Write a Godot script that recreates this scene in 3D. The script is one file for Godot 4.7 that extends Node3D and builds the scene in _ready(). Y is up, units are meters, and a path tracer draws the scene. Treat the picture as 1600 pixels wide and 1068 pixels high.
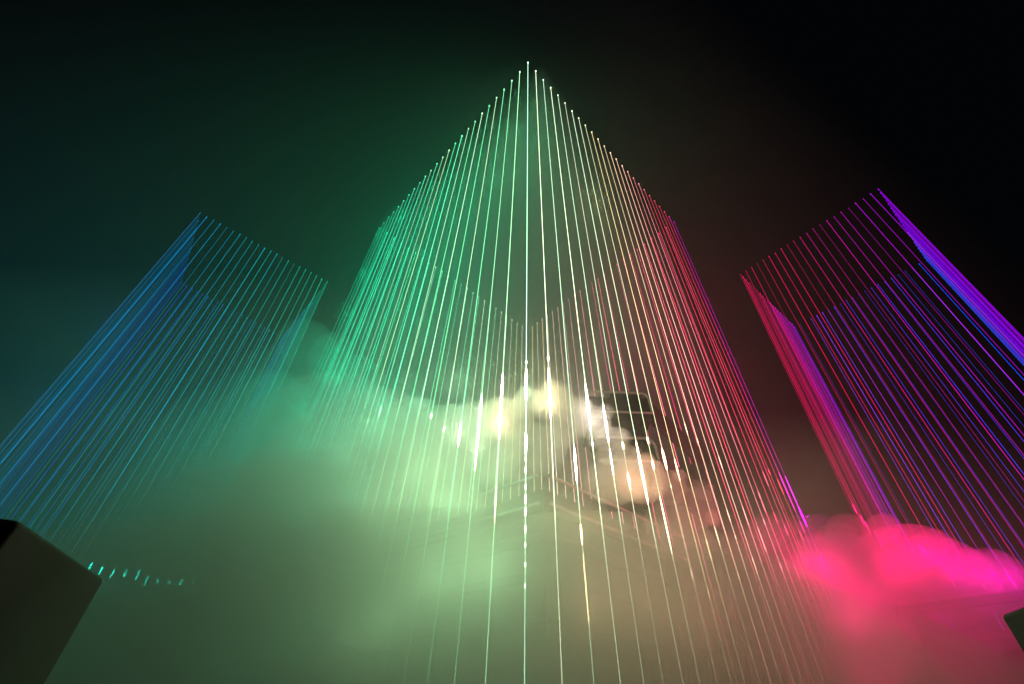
extends Node3D
# Night laser show: three square towers of light beams rising out of drifting stage smoke.

const TOP := 26.6
var rng := RandomNumberGenerator.new()
var used := {}
var beam_mesh: ArrayMesh
var tip_mesh: SphereMesh
var glow_cache := {}


func numbered(called: String) -> String:
	var n: int = used.get(called, 0)
	used[called] = n + 1
	return called if n == 0 else "%s_%03d" % [called, n]


func thing(called: String, label: String, category: String, at := Vector3.ZERO, kind := "", group := "") -> Node3D:
	var o := Node3D.new()
	o.name = numbered(called)
	o.position = at
	if label: o.set_meta("label", label)
	if category: o.set_meta("category", category)
	if kind: o.set_meta("kind", kind)
	if group: o.set_meta("group", group)
	add_child(o)
	return o


func part(parent: Node3D, called: String, mesh: Mesh, mat: Material, xf := Transform3D()) -> MeshInstance3D:
	var o := MeshInstance3D.new()
	o.name = called
	o.mesh = mesh
	o.material_override = mat
	o.transform = xf
	parent.add_child(o, true)
	return o


func lin(r: float, g: float, b: float) -> Color:
	return Color(r, g, b).linear_to_srgb()


func surface(r: float, g: float, b: float, rough := 0.7, metal := 0.0) -> StandardMaterial3D:
	var m := StandardMaterial3D.new()
	m.albedo_color = lin(r, g, b)
	m.roughness = rough
	m.metallic = metal
	return m


func glow(c: Vector3, energy: float) -> StandardMaterial3D:
	# a laser's own light; colours are rounded so that alike beams share a material
	var k := Vector3i((c * 24.0).round())
	var e := snappedf(energy, 0.05)
	var key := "%s %s" % [k, e]
	if not glow_cache.has(key):
		var m := StandardMaterial3D.new()
		m.albedo_color = Color.BLACK
		m.roughness = 1.0
		m.metallic_specular = 0.0
		m.emission_enabled = true
		m.emission = lin(k.x / 24.0, k.y / 24.0, k.z / 24.0)
		m.emission_energy_multiplier = e
		glow_cache[key] = m
	return glow_cache[key]


func tube(sides: int, profile: Array) -> ArrayMesh:
	# lathed along y; profile rows are [radius, y]
	var st := SurfaceTool.new()
	st.begin(Mesh.PRIMITIVE_TRIANGLES)
	for i in profile.size() - 1:
		for s in sides:
			var a := TAU * s / sides
			var b := TAU * (s + 1) / sides
			var p := [Vector3(cos(a) * profile[i][0], profile[i][1], sin(a) * profile[i][0]), Vector3(cos(b) * profile[i][0], profile[i][1], sin(b) * profile[i][0]),
				Vector3(cos(a) * profile[i + 1][0], profile[i + 1][1], sin(a) * profile[i + 1][0]), Vector3(cos(b) * profile[i + 1][0], profile[i + 1][1], sin(b) * profile[i + 1][0])]
			for k in [0, 1, 2, 1, 3, 2]:
				st.add_vertex(p[k])
	st.generate_normals()
	return st.commit()


func between(a: Vector3, b: Vector3, thick := 1.0) -> Transform3D:
	# unit shape along y (0 to 1), stretched from a to b
	var y := b - a
	var x := y.cross(Vector3.FORWARD).normalized()
	var z := x.cross(y).normalized()
	return Transform3D(Basis(x * thick, y, z * thick), a)


func ramp(stops: Array, t: float) -> Vector3:
	for i in stops.size() - 1:
		if t <= stops[i + 1][0]:
			var u: float = (t - stops[i][0]) / maxf(stops[i + 1][0] - stops[i][0], 1e-4)
			return (stops[i][1] as Vector3).lerp(stops[i + 1][1], clampf(u, 0, 1))
	return stops[-1][1]


func beam_ends(c: Array, feet: Array, e: Array, i: int, n: int, base: float, fan: float) -> Array:
	var a: Vector2 = c[e[0]]
	var b: Vector2 = c[e[1]]
	var t := float(i) / n
	var p := a.lerp(b, t)
	var low: Vector2 = (feet[e[0]] as Vector2).lerp(feet[e[1]], t * (1.0 + fan * exp(-i / 5.0)))
	low += Vector2(rng.randf_range(-0.03, 0.03), rng.randf_range(-0.03, 0.03))
	return [Vector3(low.x, base, -low.y), Vector3(p.x, TOP + rng.randf_range(-0.04, 0.04), -p.y)]


# corners: near, left, back, right (x, distance ahead). edges: [from, to, first beam, last beam, colour stops, energy]
func light_tower(called: String, label: String, corners: Array, feet: Array, n: int, base: float, edges: Array, radius: float, fan: float, tip: float) -> Array:
	var t := thing(called, label, "light tower", Vector3.ZERO, "", "towers of laser beams")
	var made := []
	var ring := surface(0.03, 0.03, 0.032, 0.5, 0.6)
	for e in edges:
		var row := []
		for i in range(e[2], e[3] + 1):
			var ends := beam_ends(corners, feet, e, i, n, base, fan)
			var c := ramp(e[4], float(i) / n)
			var vary := rng.randf_range(0.72, 1.25) if fan > 0.0 else rng.randf_range(0.35, 1.6)
			if fan > 0.0:
				c = c.lerp(Vector3.ONE, rng.randf_range(0.1, 0.4) * (1.0 - float(i) / n)).lerp(Vector3(1.0, 0.9, 0.55), 0.4 if rng.randf() < 0.25 and i < n * 0.7 else 0.0)
			c = c.lerp(c * Vector3(0.8, 1.0, 1.1) if rng.randf() < 0.5 else c * Vector3(1.1, 0.95, 0.8), rng.randf() * 0.8)
			var m := glow(c, e[5] * vary * (1.0 - 0.55 * float(i) / n if fan > 0.0 else 1.0))
			var o := part(t, "light_beam", beam_mesh, m, between(ends[0], ends[1], radius * rng.randf_range(0.85, 1.15)))
			if tip > 0.0:
				part(o, "tip_light", tip_mesh, m, o.transform.affine_inverse() * Transform3D(Basis.from_scale(Vector3.ONE * tip), ends[1]))
			row.append([o, ends, c, i])
		made.append(row)
	# the frame that carries the laser units, a square of dark box section on four posts
	for k in 4:
		var a := Vector3(feet[k].x, base - 0.16, -feet[k].y)
		var b := Vector3(feet[(k + 1) % 4].x, base - 0.16, -feet[(k + 1) % 4].y)
		var side := BoxMesh.new()
		side.size = Vector3(0.3, (b - a).length() - 0.31, 0.28)
		var xf := between(a, b)
		part(t, "base_frame", side, ring, Transform3D(Basis(xf.basis.x.normalized(), xf.basis.y.normalized(), xf.basis.z.normalized()), (a + b) / 2))
		var post := BoxMesh.new()
		post.size = Vector3(0.3, base, 0.3)
		part(t, "post", post, ring, Transform3D(Basis(), Vector3(a.x, base / 2 - 0.01, a.z)))
	return made


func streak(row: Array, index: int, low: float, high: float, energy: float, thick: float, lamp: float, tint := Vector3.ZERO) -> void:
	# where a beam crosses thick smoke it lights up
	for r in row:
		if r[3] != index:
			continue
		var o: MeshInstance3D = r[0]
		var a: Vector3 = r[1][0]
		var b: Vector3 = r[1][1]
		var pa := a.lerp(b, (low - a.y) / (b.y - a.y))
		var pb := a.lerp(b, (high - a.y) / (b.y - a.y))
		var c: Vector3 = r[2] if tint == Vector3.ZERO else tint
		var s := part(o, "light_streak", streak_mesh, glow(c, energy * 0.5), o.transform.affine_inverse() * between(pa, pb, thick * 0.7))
		if lamp > 0.0:
			var count := maxi(1, roundi((high - low) / 0.8))
			for k in count:
				var l := OmniLight3D.new()
				l.name = "streak_glow"
				l.light_color = lin(c.x, c.y, c.z)
				l.light_energy = lamp * LAMP / count
				l.light_size = 0.05
				l.omni_range = 30.0
				l.omni_attenuation = 2.0
				l.shadow_enabled = true
				o.get_parent().add_child(l, true)
				l.position = pa.lerp(pb, (k + 0.5) / count) + Vector3(0.0, 0.0, thick + 0.06)

const LAMP := 0.38
var streak_mesh: ArrayMesh


func beam_lamps(row: Array, indices: Array, heights: Array, energy: float, size: float, tint := Vector3.ZERO, jitter := 0.4) -> void:
	# the light that the smoke scatters out of a beam, spread along it
	for r in row:
		if not r[3] in indices:
			continue
		for h in heights:
			var a: Vector3 = r[1][0]
			var b: Vector3 = r[1][1]
			var y: float = h + rng.randf_range(-jitter, jitter)
			var l := OmniLight3D.new()
			l.name = "beam_glow"
			var c: Vector3 = r[2] if tint == Vector3.ZERO else tint
			l.light_color = lin(c.x, c.y, c.z)
			l.light_energy = energy * rng.randf_range(0.8, 1.2)
			l.light_size = size
			l.omni_range = 40.0
			l.omni_attenuation = 2.0
			l.shadow_enabled = true
			r[0].get_parent().add_child(l, true)
			l.position = a.lerp(b, (y - a.y) / (b.y - a.y)) + Vector3(0, 0, size + 0.05)


func puff(parent: Node3D, at: Vector3, size: Vector3, density: float, albedo := Color(0.92, 0.92, 0.92)) -> void:
	var f := FogVolume.new()
	f.name = "smoke_puff"
	f.shape = RenderingServer.FOG_VOLUME_SHAPE_ELLIPSOID
	f.size = size * 2.0
	f.position = at
	f.rotation = Vector3(rng.randf_range(-0.5, 0.5), rng.randf_range(-3, 3), rng.randf_range(-0.5, 0.5)) if size.y < 3.0 else Vector3.ZERO
	var m := FogMaterial.new()
	m.density = density
	m.albedo = albedo
	f.material = m
	parent.add_child(f, true)


func layer(parent: Node3D, low: Vector3, high: Vector3, density: float, at := Vector3.ZERO, turn := 0.0) -> void:
	var f := FogVolume.new()
	f.name = "smoke_layer"
	f.shape = RenderingServer.FOG_VOLUME_SHAPE_BOX
	f.size = high - low
	f.transform = Transform3D(Basis(Vector3.UP, turn), at) * Transform3D(Basis(), (low + high) / 2)
	var m := FogMaterial.new()
	m.density = density
	m.albedo = Color(0.95, 0.95, 0.95)
	f.material = m
	parent.add_child(f, true)


func pipe(points: Array, radius: float, sides := 7) -> ArrayMesh:
	# a round tube swept along a list of points
	var st := SurfaceTool.new()
	st.begin(Mesh.PRIMITIVE_TRIANGLES)
	var rings := []
	for i in points.size():
		var a: Vector3 = points[maxi(i - 1, 0)]
		var b: Vector3 = points[mini(i + 1, points.size() - 1)]
		var t := (b - a).normalized()
		var x := t.cross(Vector3(0.31, 0.2, 0.93)).normalized()
		var y := t.cross(x)
		var ring := []
		for k in sides:
			var w := TAU * k / sides
			ring.append((points[i] as Vector3) + (x * cos(w) + y * sin(w)) * radius)
		rings.append(ring)
	for i in rings.size() - 1:
		for k in sides:
			var n := (k + 1) % sides
			for v in [rings[i][k], rings[i + 1][k], rings[i][n], rings[i][n], rings[i + 1][k], rings[i + 1][n]]:
				st.add_vertex(v)
	st.generate_normals()
	return st.commit()


func bar(parent: Node3D, called: String, a: Vector3, b: Vector3, wide: float, high: float, mat: Material) -> void:
	# a level box from a to b
	var m := BoxMesh.new()
	m.size = Vector3(wide, high, (b - a).length())
	var z := (b - a).normalized()
	var x := Vector3.UP.cross(z).normalized()
	part(parent, called, m, mat, Transform3D(Basis(x, z.cross(x), z), (a + b) / 2))


func block(plan: Array, low: float, high: float, soft: float) -> ArrayMesh:
	# an upright prism on a plan (counter-clockwise seen from above), its corners and top edge rounded off
	var outline := PackedVector2Array()
	for i in plan.size():
		var p: Vector2 = plan[i]
		var a: Vector2 = (plan[(i - 1 + plan.size()) % plan.size()] - p).normalized()
		var b: Vector2 = (plan[(i + 1) % plan.size()] - p).normalized()
		for k in 5:
			var t := k / 4.0
			outline.append((p + a * soft).lerp(p, t).lerp(p.lerp(p + b * soft, t), t))
	var mid := Vector2.ZERO
	for p in outline:
		mid += p / outline.size()
	var rows := [[low, 0.0], [high - soft, 0.0]]
	for k in range(1, 5):
		var w := k / 4.0 * PI / 2
		rows.append([high - soft + soft * sin(w), soft * (1.0 - cos(w))])
	var st := SurfaceTool.new()
	st.begin(Mesh.PRIMITIVE_TRIANGLES)
	st.set_smooth_group(0)
	var at := func(i: int, r: Array) -> Vector3:
		var p := outline[i % outline.size()]
		p += (mid - p).normalized() * (r[1] as float)
		return Vector3(p.x, r[0], -p.y)
	for j in rows.size() - 1:
		for i in outline.size():
			for v in [at.call(i, rows[j]), at.call(i, rows[j + 1]), at.call(i + 1, rows[j]), at.call(i + 1, rows[j]), at.call(i, rows[j + 1]), at.call(i + 1, rows[j + 1])]:
				st.add_vertex(v)
	for i in outline.size():
		for v in [at.call(i, rows[-1]), Vector3(mid.x, high, -mid.y), at.call(i + 1, rows[-1])]:
			st.add_vertex(v)
	st.generate_normals()
	return st.commit()


func grainy(m: StandardMaterial3D, scale: float, relief: float, dark: float) -> StandardMaterial3D:
	var n := FastNoiseLite.new()
	n.seed = 11
	n.frequency = 0.02
	n.fractal_octaves = 5
	var g := Gradient.new()
	g.set_color(0, Color(dark, dark, dark))
	g.set_color(1, Color.WHITE)
	var t := NoiseTexture2D.new()
	t.width = 512
	t.height = 512
	t.seamless = true
	t.noise = n
	t.color_ramp = g
	m.albedo_texture = t
	m.uv1_triplanar = true
	m.uv1_world_triplanar = true
	m.uv1_scale = Vector3.ONE * scale
	m.heightmap_enabled = false
	m.heightmap_texture = t
	m.heightmap_scale = relief
	return m


func gallery() -> void:
	# the dark building inside the central tower: a square block on its corner with tube rails at each ledge, and open decks above it
	var g := thing("gallery_building", "dark building with pale tube railings, half hidden by smoke inside the central tower", "building")
	var wall := grainy(surface(0.055, 0.055, 0.05, 0.8), 0.4, 0.3, 0.6)
	var slab := grainy(surface(0.035, 0.034, 0.033, 0.8), 0.6, 0.2, 0.6)
	var paint := surface(0.32, 0.31, 0.3, 0.5)
	var c := Vector2(1.03, 12.25)
	var ea := Vector2(-0.75, 0.66).normalized()
	var eb := Vector2(0.75, 0.66).normalized()
	var side := 7.2
	part(g, "wall", block([c, c + eb * side, c + eb * side + ea * side, c + ea * side], 0.0, 7.0, 0.04), wall)
	for y in [7.3, 6.5, 5.7, 4.83, 3.92, 3.05, 2.2]:
		for e in [ea, eb]:
			var o: Vector2 = (c - (ea + eb) * 0.24) + e * 0.2
			var q: Vector2 = o + e * (side - 0.2)
			part(g, "rail", pipe([Vector3(o.x, y, -o.y), Vector3(q.x, y, -q.y)], 0.045), paint)
			var lo: Vector2 = (c - (ea + eb) * 0.06) + e * 0.1
			var lq: Vector2 = lo + e * (side - 0.1)
			if y < 7.2:
				bar(g, "ledge", Vector3(lo.x, y - 0.12, -lo.y), Vector3(lq.x, y - 0.12, -lq.y), 0.2, 0.1, slab)
	# open decks: a front run facing the photographer and a run going back to the side
	var turn := Vector2(0.66, 0.75).normalized()
	for deck in [[10.62, 11.58], [8.05, 9.6]]:
		var f0 := Vector3(3.0, (deck[0] + deck[1]) / 2, -14.3)
		var f1 := Vector3(5.25 if deck[0] > 10 else 5.1, f0.y, -14.3)
		bar(g, "parapet", f0, f1, 0.14, deck[1] - deck[0], slab)
		var b1 := f1 + Vector3(turn.x, 0, -turn.y) * 5.0
		bar(g, "parapet", f1 + Vector3(0.08, -0.02, -0.16), b1, 0.14, deck[1] - deck[0], slab)
		bar(g, "deck", Vector3(3.0, deck[0] + 0.06, -15.4), Vector3(f1.x, deck[0] + 0.06, -15.4), 2.0, 0.12, slab)
	bar(g, "back_panel", Vector3(3.0, 10.11, -14.9), Vector3(4.82, 10.11, -14.9), 0.1, 1.0, wall)
	bar(g, "roof_cap", Vector3(3.9, 11.75, -14.75), Vector3(5.0, 11.66, -14.75), 0.8, 0.3, slab)
	for p in [Vector2(5.0, 14.6), Vector2(7.8, 17.6), Vector2(5.0, 16.2), Vector2(3.2, 14.6)]:
		var post := BoxMesh.new()
		post.size = Vector3(0.18, 10.6, 0.18)
		part(g, "post", post, slab, Transform3D(Basis(), Vector3(p.x, 5.3, -p.y)))
	# tube guards with rounded ends on the front run
	for y in [[11.66, 10.84, 5.2], [9.72, 8.9, 5.08]]:
		var line := [Vector3(3.1, y[0], -14.0)]
		for k in 7:
			var w := PI / 2 * k / 6.0
			line.append(Vector3(y[2] - 0.3 + 0.3 * sin(w), y[0] - 0.3 + 0.3 * cos(w), -14.0))
		line.append(Vector3(y[2] + 0.03, y[1], -14.0))
		part(g, "rail", pipe(line, 0.045), paint)
		part(g, "rail", pipe([Vector3(3.1, y[1] - 0.06, -14.0), Vector3(y[2] + 0.08, y[1] - 0.06, -14.0)], 0.04), paint)


func pillars() -> void:
	var m := grainy(surface(0.012, 0.012, 0.012, 0.85), 1.5, 0.0, 0.55)
	var spec := [["dark square pillar in the lower corner below the blue tower", [Vector2(-2.37, 3.0), Vector2(-3.45, 2.72), Vector2(-3.2, 1.72), Vector2(-2.1, 2.02)], 2.27],
		["dark square pillar in the lower corner beside the pink smoke", [Vector2(2.93, 3.0), Vector2(2.7, 2.05), Vector2(3.72, 1.78), Vector2(3.95, 2.75)], 2.24]]
	for q in spec:
		var o := thing("stone_pillar", q[0], "pillar", Vector3.ZERO, "thing", "dark pillars in the foreground")
		part(o, "shaft", block(q[1], 0.22, q[2], 0.025), m)
		var wide := []
		var mid: Vector2 = (q[1][0] + q[1][2]) / 2
		for p in q[1]:
			wide.append(p + (p - mid).normalized() * 0.08)
		part(o, "plinth", block(wide, 0.0, 0.24, 0.03), m)


func _ready() -> void:
	rng.seed = 7
	# ---- camera
	var cam := Camera3D.new()
	cam.name = "camera"
	cam.fov = 74.13
	cam.near = 0.05
	cam.far = 600.0
	add_child(cam)
	cam.current = true
	var pitch := deg_to_rad(41.57)
	var roll := deg_to_rad(1.936)
	var d := Vector3(0, sin(pitch), -cos(pitch))
	var r0 := Vector3(1, 0, 0)
	var u0 := r0.cross(d)
	var r := r0 * cos(roll) + u0 * sin(roll)
	var u := -r0 * sin(roll) + u0 * cos(roll)
	cam.transform = Transform3D(Basis(r, u, -d), Vector3(0, 1.6, 0))
	# ---- night sky and air
	var env := Environment.new()
	env.background_mode = Environment.BG_SKY
	var sky := Sky.new()
	var sm := ProceduralSkyMaterial.new()
	sm.sky_top_color = lin(0.0008, 0.0010, 0.0014)
	sm.sky_horizon_color = lin(0.0016, 0.0020, 0.0024)
	sm.ground_bottom_color = lin(0.001, 0.001, 0.001)
	sm.ground_horizon_color = lin(0.0012, 0.0014, 0.0016)
	sky.sky_material = sm
	env.sky = sky
	env.tonemap_mode = Environment.TONE_MAPPER_LINEAR
	env.tonemap_exposure = 1.0
	env.sdfgi_enabled = true
	env.ssao_enabled = true
	env.ssil_enabled = true
	env.volumetric_fog_enabled = true
	env.volumetric_fog_density = 0.0
	env.volumetric_fog_albedo = Color(0.95, 0.95, 0.95)
	env.volumetric_fog_length = 120.0
	var we := WorldEnvironment.new()
	we.name = "environment"
	we.environment = env
	add_child(we)

	# ---- ground
	var gm := PlaneMesh.new()
	gm.size = Vector2(300, 300)
	var ground := MeshInstance3D.new()
	ground.name = "ground"
	ground.mesh = gm
	ground.material_override = surface(0.05, 0.05, 0.05, 0.9)
	ground.set_meta("kind", "structure")
	add_child(ground)

	beam_mesh = tube(5, [[1.0, 0.0], [1.0, 1.0]])
	streak_mesh = tube(6, [[0.1, 0.0], [0.55, 0.12], [1.0, 0.45], [0.9, 0.75], [0.45, 0.93], [0.1, 1.0]])
	tip_mesh = SphereMesh.new()
	tip_mesh.radius = 1.0
	tip_mesh.height = 2.0
	tip_mesh.radial_segments = 8
	tip_mesh.rings = 4

	# ---- the towers of light
	var MINT := Vector3(0.3, 1.0, 0.42)
	var GREEN := Vector3(0.08, 1.0, 0.34)
	var TEAL := Vector3(0.0, 0.85, 0.42)
	var CREAM := Vector3(1.0, 0.78, 0.3)
	var SALMON := Vector3(1.0, 0.32, 0.24)
	var RED := Vector3(1.0, 0.01, 0.11)
	var MAGENTA := Vector3(0.85, 0.0, 0.6)
	var PURPLE := Vector3(0.4, 0.02, 1.0)
	var BLUE := Vector3(0.01, 0.08, 1.0)
	var AZURE := Vector3(0.02, 0.36, 0.9)
	var CYAN := Vector3(0.0, 0.6, 0.7)
	var P := [Vector2(0.32, 7.52), Vector2(-8.94, 17.4), Vector2(1.21, 26.72), Vector2(10.03, 16.22)]
	var centre := light_tower("light_tower", "tallest tower of green, cream and red laser beams at the centre", P, [Vector2(0.32, 7.4), Vector2(-9.9, 17.3), Vector2(1.21, 26.9), Vector2(10.95, 16.1)], 24, 1.0, [
		[0, 1, 0, 24, [[0, MINT], [0.25, GREEN], [0.7, TEAL], [1, TEAL]], 3.8],
		[0, 3, 1, 24, [[0, MINT], [0.2, Vector3(0.7, 1.0, 0.5)], [0.4, CREAM], [0.62, SALMON], [0.8, RED], [0.92, RED], [1, MAGENTA]], 3.6],
		[2, 1, 1, 23, [[0, CREAM * 0.8], [0.3, GREEN], [1, TEAL]], 8.0],
		[2, 3, 1, 23, [[0, CREAM * 0.8], [0.25, SALMON], [0.5, RED], [1, RED]], 8.0]], 0.006, 0.3, 0.034)
	var L := [Vector2(-13.72, 22.23), Vector2(-20.36, 16.74), Vector2(-24.76, 22.84), Vector2(-19.26, 28.52)]
	var left := light_tower("light_tower", "blue and teal tower of laser beams beyond the dark pillar", L, L, 21, 6.1, [
		[0, 1, 0, 21, [[0, TEAL], [0.5, CYAN], [1, AZURE]], 1.3],
		[1, 2, 1, 20, [[0, AZURE], [0.4, AZURE], [0.7, BLUE], [1, BLUE]], 0.7],
		[0, 3, 1, 20, [[0, TEAL], [0.4, CYAN], [1, AZURE]], 0.8],
		[3, 2, 0, 21, [[0, CYAN], [0.4, AZURE], [1, BLUE]], 1.3]], 0.006, 0.0, 0.028)
	var R := [Vector2(15.87, 20.25), Vector2(22.1, 25.23), Vector2(27.73, 18.53), Vector2(21.33, 13.52)]
	var right := light_tower("light_tower", "red, magenta and violet tower of laser beams above the pink smoke", R, R, 21, 6.1, [
		[0, 3, 0, 21, [[0, RED], [0.3, Vector3(1.0, 0.0, 0.12)], [0.6, Vector3(0.85, 0.0, 0.5)], [1, Vector3(0.5, 0.02, 0.95)]], 1.2],
		[0, 1, 1, 20, [[0, RED], [0.35, Vector3(1, 0.0, 0.2)], [0.7, Vector3(0.75, 0.0, 0.6)], [1, Vector3(0.6, 0.0, 0.9)]], 1.5],
		[3, 2, 1, 20, [[0, PURPLE], [0.35, Vector3(0.3, 0.0, 1.0)], [1, BLUE]], 1.2],
		[1, 2, 0, 21, [[0, PURPLE], [0.4, Vector3(0.15, 0.04, 1.0)], [1, BLUE]], 1.3]], 0.0065, 0.0, 0.026)

	gallery()
	pillars()

	# ---- smoke
	var billows := [[-0.14,6.56,-8.00,0.50,.55],[-0.28,5.94,-8.20,0.64,.40],[0.38,6.78,-7.70,0.34,.60],[0.96,7.00,-8.00,0.46,.70],[1.15,6.48,-8.20,0.37,.50],[1.78,6.96,-8.60,0.51,.60],[2.26,6.78,-9.00,0.40,.60],[-0.77,6.75,-8.60,0.63,.35],[-1.44,6.67,-9.20,0.87,.30],[-2.35,7.08,-10.00,1.10,.20],[-3.74,7.28,-11.50,1.57,.12],[2.98,6.13,-9.60,0.55,.40],[3.82,6.21,-10.20,0.48,.40],[4.64,6.05,-11.00,0.63,.30],[4.11,5.41,-11.00,0.76,.25],[2.35,5.98,-9.40,0.70,.40],[0.50,6.40,-9.00,0.84,.30]]
	var curls := [[0.18,6.69,-7.78,0.21,1.17],[0.32,6.86,-7.86,0.07,2.00],[0.34,6.64,-7.64,0.05,2.20],[-0.08,7.23,-8.29,0.12,.81],[-0.04,7.09,-8.10,0.14,.98],[-0.30,6.90,-7.84,0.13,.80],[0.07,6.79,-7.75,0.11,1.19],[0.11,6.58,-7.45,0.08,.84],[0.05,6.51,-7.40,0.03,1.50],[0.08,6.65,-7.47,0.02,1.84],[0.60,7.14,-7.89,0.14,1.27],[0.67,6.89,-7.95,0.11,.96],[0.14,7.01,-7.84,0.11,1.01],[0.63,6.62,-7.50,0.07,.87],[0.61,7.10,-8.22,0.17,1.24],[0.49,7.10,-8.32,0.07,2.20],[0.52,6.96,-8.18,0.03,1.53],[0.88,7.22,-7.69,0.18,.97],[1.18,7.56,-8.20,0.12,1.09],[0.81,7.43,-8.06,0.15,1.50],[0.61,7.14,-8.23,0.10,1.08],[2.08,6.70,-8.61,0.14,1.30],[2.15,6.64,-8.68,0.03,1.70],[2.15,6.62,-8.61,0.06,2.14],[1.77,7.48,-8.65,0.10,.97],[1.46,7.08,-8.28,0.20,.83],[2.13,7.15,-8.48,0.19,.94],[1.58,7.32,-8.53,0.23,1.26],[2.59,6.84,-9.01,0.08,1.12],[2.64,6.93,-9.05,0.04,2.19],[2.66,6.91,-9.05,0.03,2.20],[2.54,6.80,-8.85,0.08,.85],[2.51,6.73,-8.75,0.16,.99],[2.18,6.99,-8.76,0.10,.87],[2.42,6.45,-8.82,0.15,.84],[-1.26,7.04,-8.68,0.26,.74],[-1.32,7.30,-8.71,0.12,1.11],[-1.48,7.08,-8.86,0.09,.97],[-0.98,7.41,-8.74,0.20,.50],[-0.27,6.65,-8.48,0.20,.73],[3.44,6.44,-9.70,0.16,.69],[3.47,6.58,-9.70,0.07,.97],[3.57,6.58,-9.76,0.06,1.52],[3.37,6.00,-9.54,0.16,.61],[3.44,6.27,-9.63,0.17,.59],[3.22,5.78,-9.32,0.14,.61],[3.30,6.79,-9.98,0.20,.70],[4.20,6.60,-10.35,0.18,.73],[4.29,6.72,-10.31,0.06,1.44],[4.27,6.71,-10.29,0.05,.92],[4.13,6.20,-9.99,0.09,.50],[4.23,6.23,-10.26,0.13,.79],[4.17,6.71,-10.45,0.11,.77],[4.18,6.49,-10.21,0.17,.55],[5.06,6.64,-11.22,0.30,.41],[5.38,6.80,-11.36,0.13,.81],[5.13,6.94,-11.33,0.07,.58],[4.85,5.68,-10.60,0.17,.61],[5.07,5.87,-11.07,0.24,.59],[2.68,6.46,-9.28,0.32,.68],[2.88,6.60,-9.19,0.12,1.36],[2.93,6.49,-9.25,0.08,.90],[2.82,5.76,-9.27,0.28,.57],[2.28,6.63,-9.53,0.25,.84]]
	var banks := [[-3.01,9.54,-11.00,0.53,.15],[-4.03,9.85,-12.00,0.74,.14],[-5.53,11.18,-13.00,0.91,.12],[-7.07,12.82,-14.00,1.14,.10],[-8.88,14.28,-15.00,1.39,.08],[-1.90,9.07,-10.00,0.46,.20],[-1.29,8.51,-9.50,0.40,.25],[-10.25,13.24,-16.00,1.95,.06]]
	var pink := [[14.29,7.36,-19.60,1.83,.20],[15.91,7.47,-19.20,1.94,.22],[16.76,6.73,-18.50,1.59,.20],[12.16,6.54,-18.50,1.57,.14],[13.67,5.43,-18.00,2.49,.12],[16.06,5.54,-17.20,1.75,.15],[16.86,5.80,-16.50,1.18,.15],[9.38,6.00,-15.50,1.85,.08],[9.85,4.51,-15.50,2.10,.09],[12.53,4.18,-15.50,2.45,.08]]
	var pink_curls := [[13.58,8.32,-18.91,0.46,.35],[13.79,8.42,-19.17,0.74,.37],[13.03,7.84,-19.31,0.46,.33],[14.78,8.82,-19.72,0.87,.42],[15.80,8.76,-18.91,0.62,.34],[15.05,8.40,-18.66,0.45,.31],[15.62,8.69,-18.76,0.56,.34],[18.16,8.41,-19.67,0.61,.36],[17.41,7.86,-18.21,0.31,.26],[18.54,7.34,-18.78,0.68,.41],[18.80,7.66,-19.04,0.47,.33],[15.38,7.06,-17.86,0.69,.33],[12.29,7.67,-18.34,0.45,.22],[13.62,7.60,-18.80,0.31,.31],[13.60,7.06,-18.56,0.66,.17],[13.18,6.97,-17.99,0.50,.21],[17.55,6.66,-17.15,0.81,.22],[15.43,6.16,-17.55,0.81,.20],[16.69,6.35,-16.81,0.37,.29],[17.42,6.72,-16.84,0.48,.25],[9.87,7.39,-15.27,0.40,.17],[11.22,7.33,-16.05,0.77,.11],[9.33,7.41,-16.36,0.73,.13],[8.75,7.04,-15.28,0.78,.11]]
	var teal := [[-15.08,5.57,-20.80,1.03,.25],[-13.95,5.77,-21.60,0.94,.25],[-14.98,5.84,-21.00,0.42,.50],[-16.01,5.63,-20.20,0.88,.20]]
	var s := thing("smoke_cloud", "pale green and cream smoke billowing round the foot of the central tower", "smoke", Vector3.ZERO, "stuff")
	for q in billows + curls + banks:
		var v: float = q[3]
		puff(s, Vector3(q[0], q[1], q[2]), Vector3(v * rng.randf_range(0.75, 1.35), v * rng.randf_range(0.65, 1.05), v * rng.randf_range(0.8, 1.1)), q[4])
	var bank := thing("ground_mist", "low bank of mist lying in front of the towers", "mist", Vector3.ZERO, "stuff")
	for q in [[-2.8, 3.5, -8.8, 2.6, 4.0, 2.4, 0.16], [-4.8, 4.0, -11.0, 3.2, 5.6, 2.8, 0.15], [-7.2, 4.5, -13.5, 3.8, 7.0, 3.2, 0.09], [-9.8, 4.5, -15.5, 3.8, 8.5, 3.6, 0.06], [-4.8, 1.5, -9.2, 4.6, 4.4, 4.0, 0.055], [4.8, 0.8, -10.4, 3.8, 3.6, 2.8, 0.1], [-2, 1, -7.8, 6, 4.3, 3.8, 0.12], [1.5, 0.5, -9, 5.5, 4.3, 4.5, 0.12], [-1, -1.2, -7.5, 9, 5.1, 6.8, 0.11]]:
		puff(bank, Vector3(q[0], q[1], q[2]), Vector3(q[3], q[4], q[5]), q[6])
	layer(bank, Vector3(-9, 0, -45), Vector3(4.5, 4.6, -4.4), 0.07)
	layer(bank, Vector3(4.51, 0, -45), Vector3(45, 5.6, -6.0), 0.018)
	layer(bank, Vector3(-45, 0, -45), Vector3(-9.01, 5.4, -7.0), 0.025)
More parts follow.
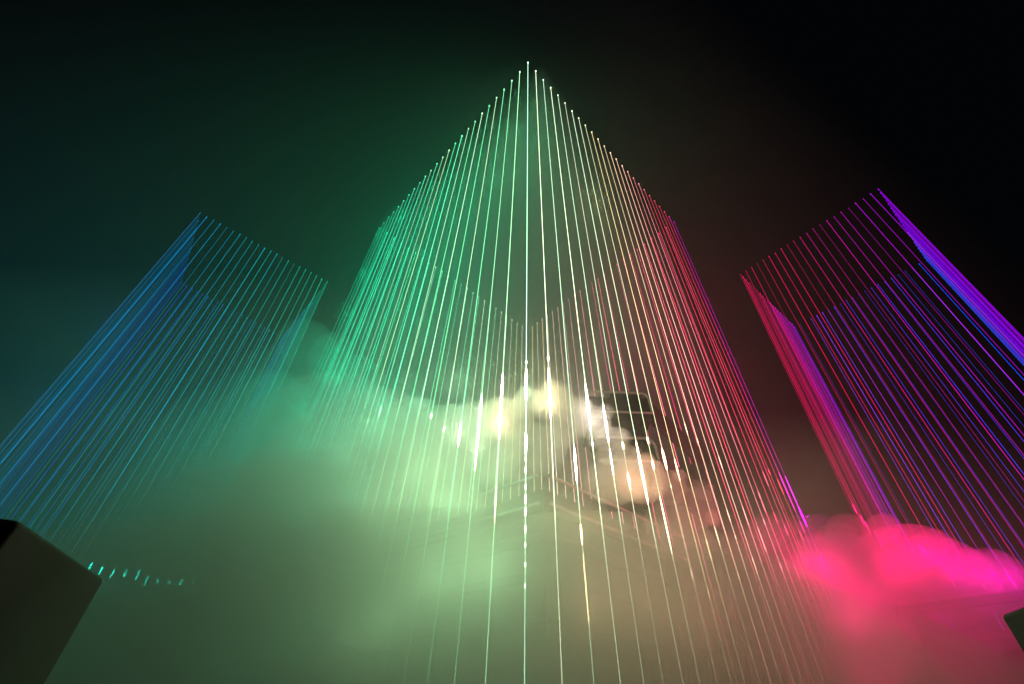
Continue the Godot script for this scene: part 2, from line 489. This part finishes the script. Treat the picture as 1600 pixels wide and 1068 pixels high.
	layer(bank, Vector3(-11, 0.1, -40), Vector3(2, 8.6, -6.0), 0.035)
	var haze := thing("haze", "thin coloured haze hanging in the air round the central tower", "haze", Vector3.ZERO, "stuff")
	layer(haze, Vector3(-6.7, 11.5, -6.7), Vector3(6.7, TOP, 6.7), 0.05, Vector3(0.655, 0, -16.97), atan2(9.88, 9.26))
	layer(haze, Vector3(-60, 0.2, -60), Vector3(12.5, 60, -6.8), 0.0065)
	var s2 := thing("smoke_cloud", "hot pink smoke rolling over the foot of the magenta tower", "smoke", Vector3.ZERO, "stuff")
	for q in pink + pink_curls:
		var v: float = q[3]
		puff(s2, Vector3(q[0], q[1], q[2]), Vector3(v * rng.randf_range(0.85, 1.5), v * rng.randf_range(0.65, 0.95), v), q[4])
	var s3 := thing("smoke_cloud", "small teal smoke wisps at the foot of the blue tower", "smoke", Vector3.ZERO, "stuff")
	for q in teal:
		puff(s3, Vector3(q[0], q[1], q[2]), Vector3(q[3] * 1.3, q[3] * 0.5, q[3]), q[4])

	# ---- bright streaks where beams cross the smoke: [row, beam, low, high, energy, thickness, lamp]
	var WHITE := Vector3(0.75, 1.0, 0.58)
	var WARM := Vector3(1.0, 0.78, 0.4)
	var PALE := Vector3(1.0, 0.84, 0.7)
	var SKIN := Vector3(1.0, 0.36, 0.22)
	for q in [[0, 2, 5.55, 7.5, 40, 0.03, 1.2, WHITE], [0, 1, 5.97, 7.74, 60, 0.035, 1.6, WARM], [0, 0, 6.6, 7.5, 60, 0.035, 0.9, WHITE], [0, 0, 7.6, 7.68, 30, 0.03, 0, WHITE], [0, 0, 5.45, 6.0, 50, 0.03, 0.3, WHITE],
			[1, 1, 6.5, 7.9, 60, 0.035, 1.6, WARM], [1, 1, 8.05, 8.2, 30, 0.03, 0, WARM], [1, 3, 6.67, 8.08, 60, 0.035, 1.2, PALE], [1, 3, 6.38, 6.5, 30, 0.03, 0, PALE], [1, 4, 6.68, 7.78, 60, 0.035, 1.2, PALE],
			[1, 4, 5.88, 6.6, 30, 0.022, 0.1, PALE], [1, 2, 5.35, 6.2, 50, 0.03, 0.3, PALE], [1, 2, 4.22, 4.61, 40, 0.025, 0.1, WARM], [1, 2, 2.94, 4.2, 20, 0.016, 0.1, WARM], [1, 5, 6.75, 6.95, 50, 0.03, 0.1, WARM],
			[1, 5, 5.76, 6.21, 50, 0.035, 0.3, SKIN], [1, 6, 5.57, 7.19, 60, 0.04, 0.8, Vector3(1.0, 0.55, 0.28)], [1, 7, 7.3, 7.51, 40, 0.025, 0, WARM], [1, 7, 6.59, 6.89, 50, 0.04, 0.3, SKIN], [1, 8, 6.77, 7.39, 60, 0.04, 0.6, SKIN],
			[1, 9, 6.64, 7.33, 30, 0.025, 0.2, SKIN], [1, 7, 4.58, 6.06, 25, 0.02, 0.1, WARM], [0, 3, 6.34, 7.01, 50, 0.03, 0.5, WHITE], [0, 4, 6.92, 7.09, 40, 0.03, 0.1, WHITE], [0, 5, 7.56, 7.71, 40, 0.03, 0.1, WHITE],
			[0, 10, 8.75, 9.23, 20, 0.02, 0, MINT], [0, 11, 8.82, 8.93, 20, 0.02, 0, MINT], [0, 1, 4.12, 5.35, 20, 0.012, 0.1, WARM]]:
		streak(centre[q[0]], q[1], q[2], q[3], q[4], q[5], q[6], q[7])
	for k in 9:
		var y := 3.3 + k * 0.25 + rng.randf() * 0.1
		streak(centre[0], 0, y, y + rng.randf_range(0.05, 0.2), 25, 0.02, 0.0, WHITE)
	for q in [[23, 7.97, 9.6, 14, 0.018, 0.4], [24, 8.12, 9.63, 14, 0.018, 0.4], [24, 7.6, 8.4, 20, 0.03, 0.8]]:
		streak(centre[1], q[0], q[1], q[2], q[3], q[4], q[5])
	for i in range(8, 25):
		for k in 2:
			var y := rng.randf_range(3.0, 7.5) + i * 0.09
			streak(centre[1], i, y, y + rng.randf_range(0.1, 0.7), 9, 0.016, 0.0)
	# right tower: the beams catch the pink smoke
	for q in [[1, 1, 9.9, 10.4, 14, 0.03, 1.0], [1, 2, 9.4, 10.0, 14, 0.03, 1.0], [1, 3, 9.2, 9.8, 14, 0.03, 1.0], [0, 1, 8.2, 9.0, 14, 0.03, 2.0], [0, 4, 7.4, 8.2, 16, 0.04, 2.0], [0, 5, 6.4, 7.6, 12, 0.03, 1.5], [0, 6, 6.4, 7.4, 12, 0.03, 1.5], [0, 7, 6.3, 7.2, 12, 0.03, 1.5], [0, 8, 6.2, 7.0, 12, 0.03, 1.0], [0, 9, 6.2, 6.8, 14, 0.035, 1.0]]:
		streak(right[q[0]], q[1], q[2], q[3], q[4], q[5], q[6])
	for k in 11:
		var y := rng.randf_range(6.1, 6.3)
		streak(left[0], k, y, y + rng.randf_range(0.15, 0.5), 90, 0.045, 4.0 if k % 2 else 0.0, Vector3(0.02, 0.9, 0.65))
	beam_lamps(centre[0], [1, 3, 5, 7], [3.3, 5.4], 2.4, 0.5, Vector3(0.5, 1.0, 0.46))
	beam_lamps(centre[0], [3, 6, 9, 12], [7.8], 1.6, 0.4, Vector3(0.3, 1.0, 0.5))
	beam_lamps(centre[0], [10, 14, 18, 22], [3.0, 6.0, 9.0], 2.0, 0.4, Vector3(0.02, 0.9, 0.5))
	beam_lamps(centre[1], [2, 4, 6], [3.3, 5.2], 1.3, 0.5, Vector3(1.0, 0.62, 0.32))
	beam_lamps(centre[1], [8, 11, 14, 18], [3.2, 5.5], 0.9, 0.4, Vector3(1.0, 0.1, 0.15))
	beam_lamps(centre[1], [20, 22, 24], [2.8, 4.6, 6.4], 4.0, 0.35, Vector3(1.0, 0.0, 0.15))
	beam_lamps(centre[0], [8, 13, 18, 22], [12.0, 15.0, 18.0, 21.0, 24.0], 1.8, 0.3, Vector3(0.0, 1.0, 0.42))
	beam_lamps(centre[0], [1, 4], [19.0, 22.5], 2.6, 0.3, Vector3(0.2, 1.0, 0.4))
	beam_lamps(centre[1], [8], [19.0], 1.4, 0.3, Vector3(0.8, 0.9, 0.35))
	beam_lamps(centre[1], [15, 20, 23], [10.0, 14.0, 18.0], 1.1, 0.3, Vector3(1.0, 0.03, 0.12))
	beam_lamps(left[0], [0, 4, 8, 14], [7.0, 12.0], 2.2, 0.35, Vector3(0.0, 0.55, 0.8))
	beam_lamps(left[1], [4, 12], [8.0, 13.0, 18.0], 1.6, 0.35, Vector3(0.0, 0.25, 1.0))
	beam_lamps(right[0], [0, 1, 2, 3], [7.3], 7.5, 0.4, Vector3(1.0, 0.0, 0.13))
	beam_lamps(right[1], [2], [7.6], 6.5, 0.35, Vector3(1.0, 0.0, 0.13))
	beam_lamps(right[0], [5, 7, 9], [6.8], 3.5, 0.35, Vector3(0.9, 0.0, 0.4))
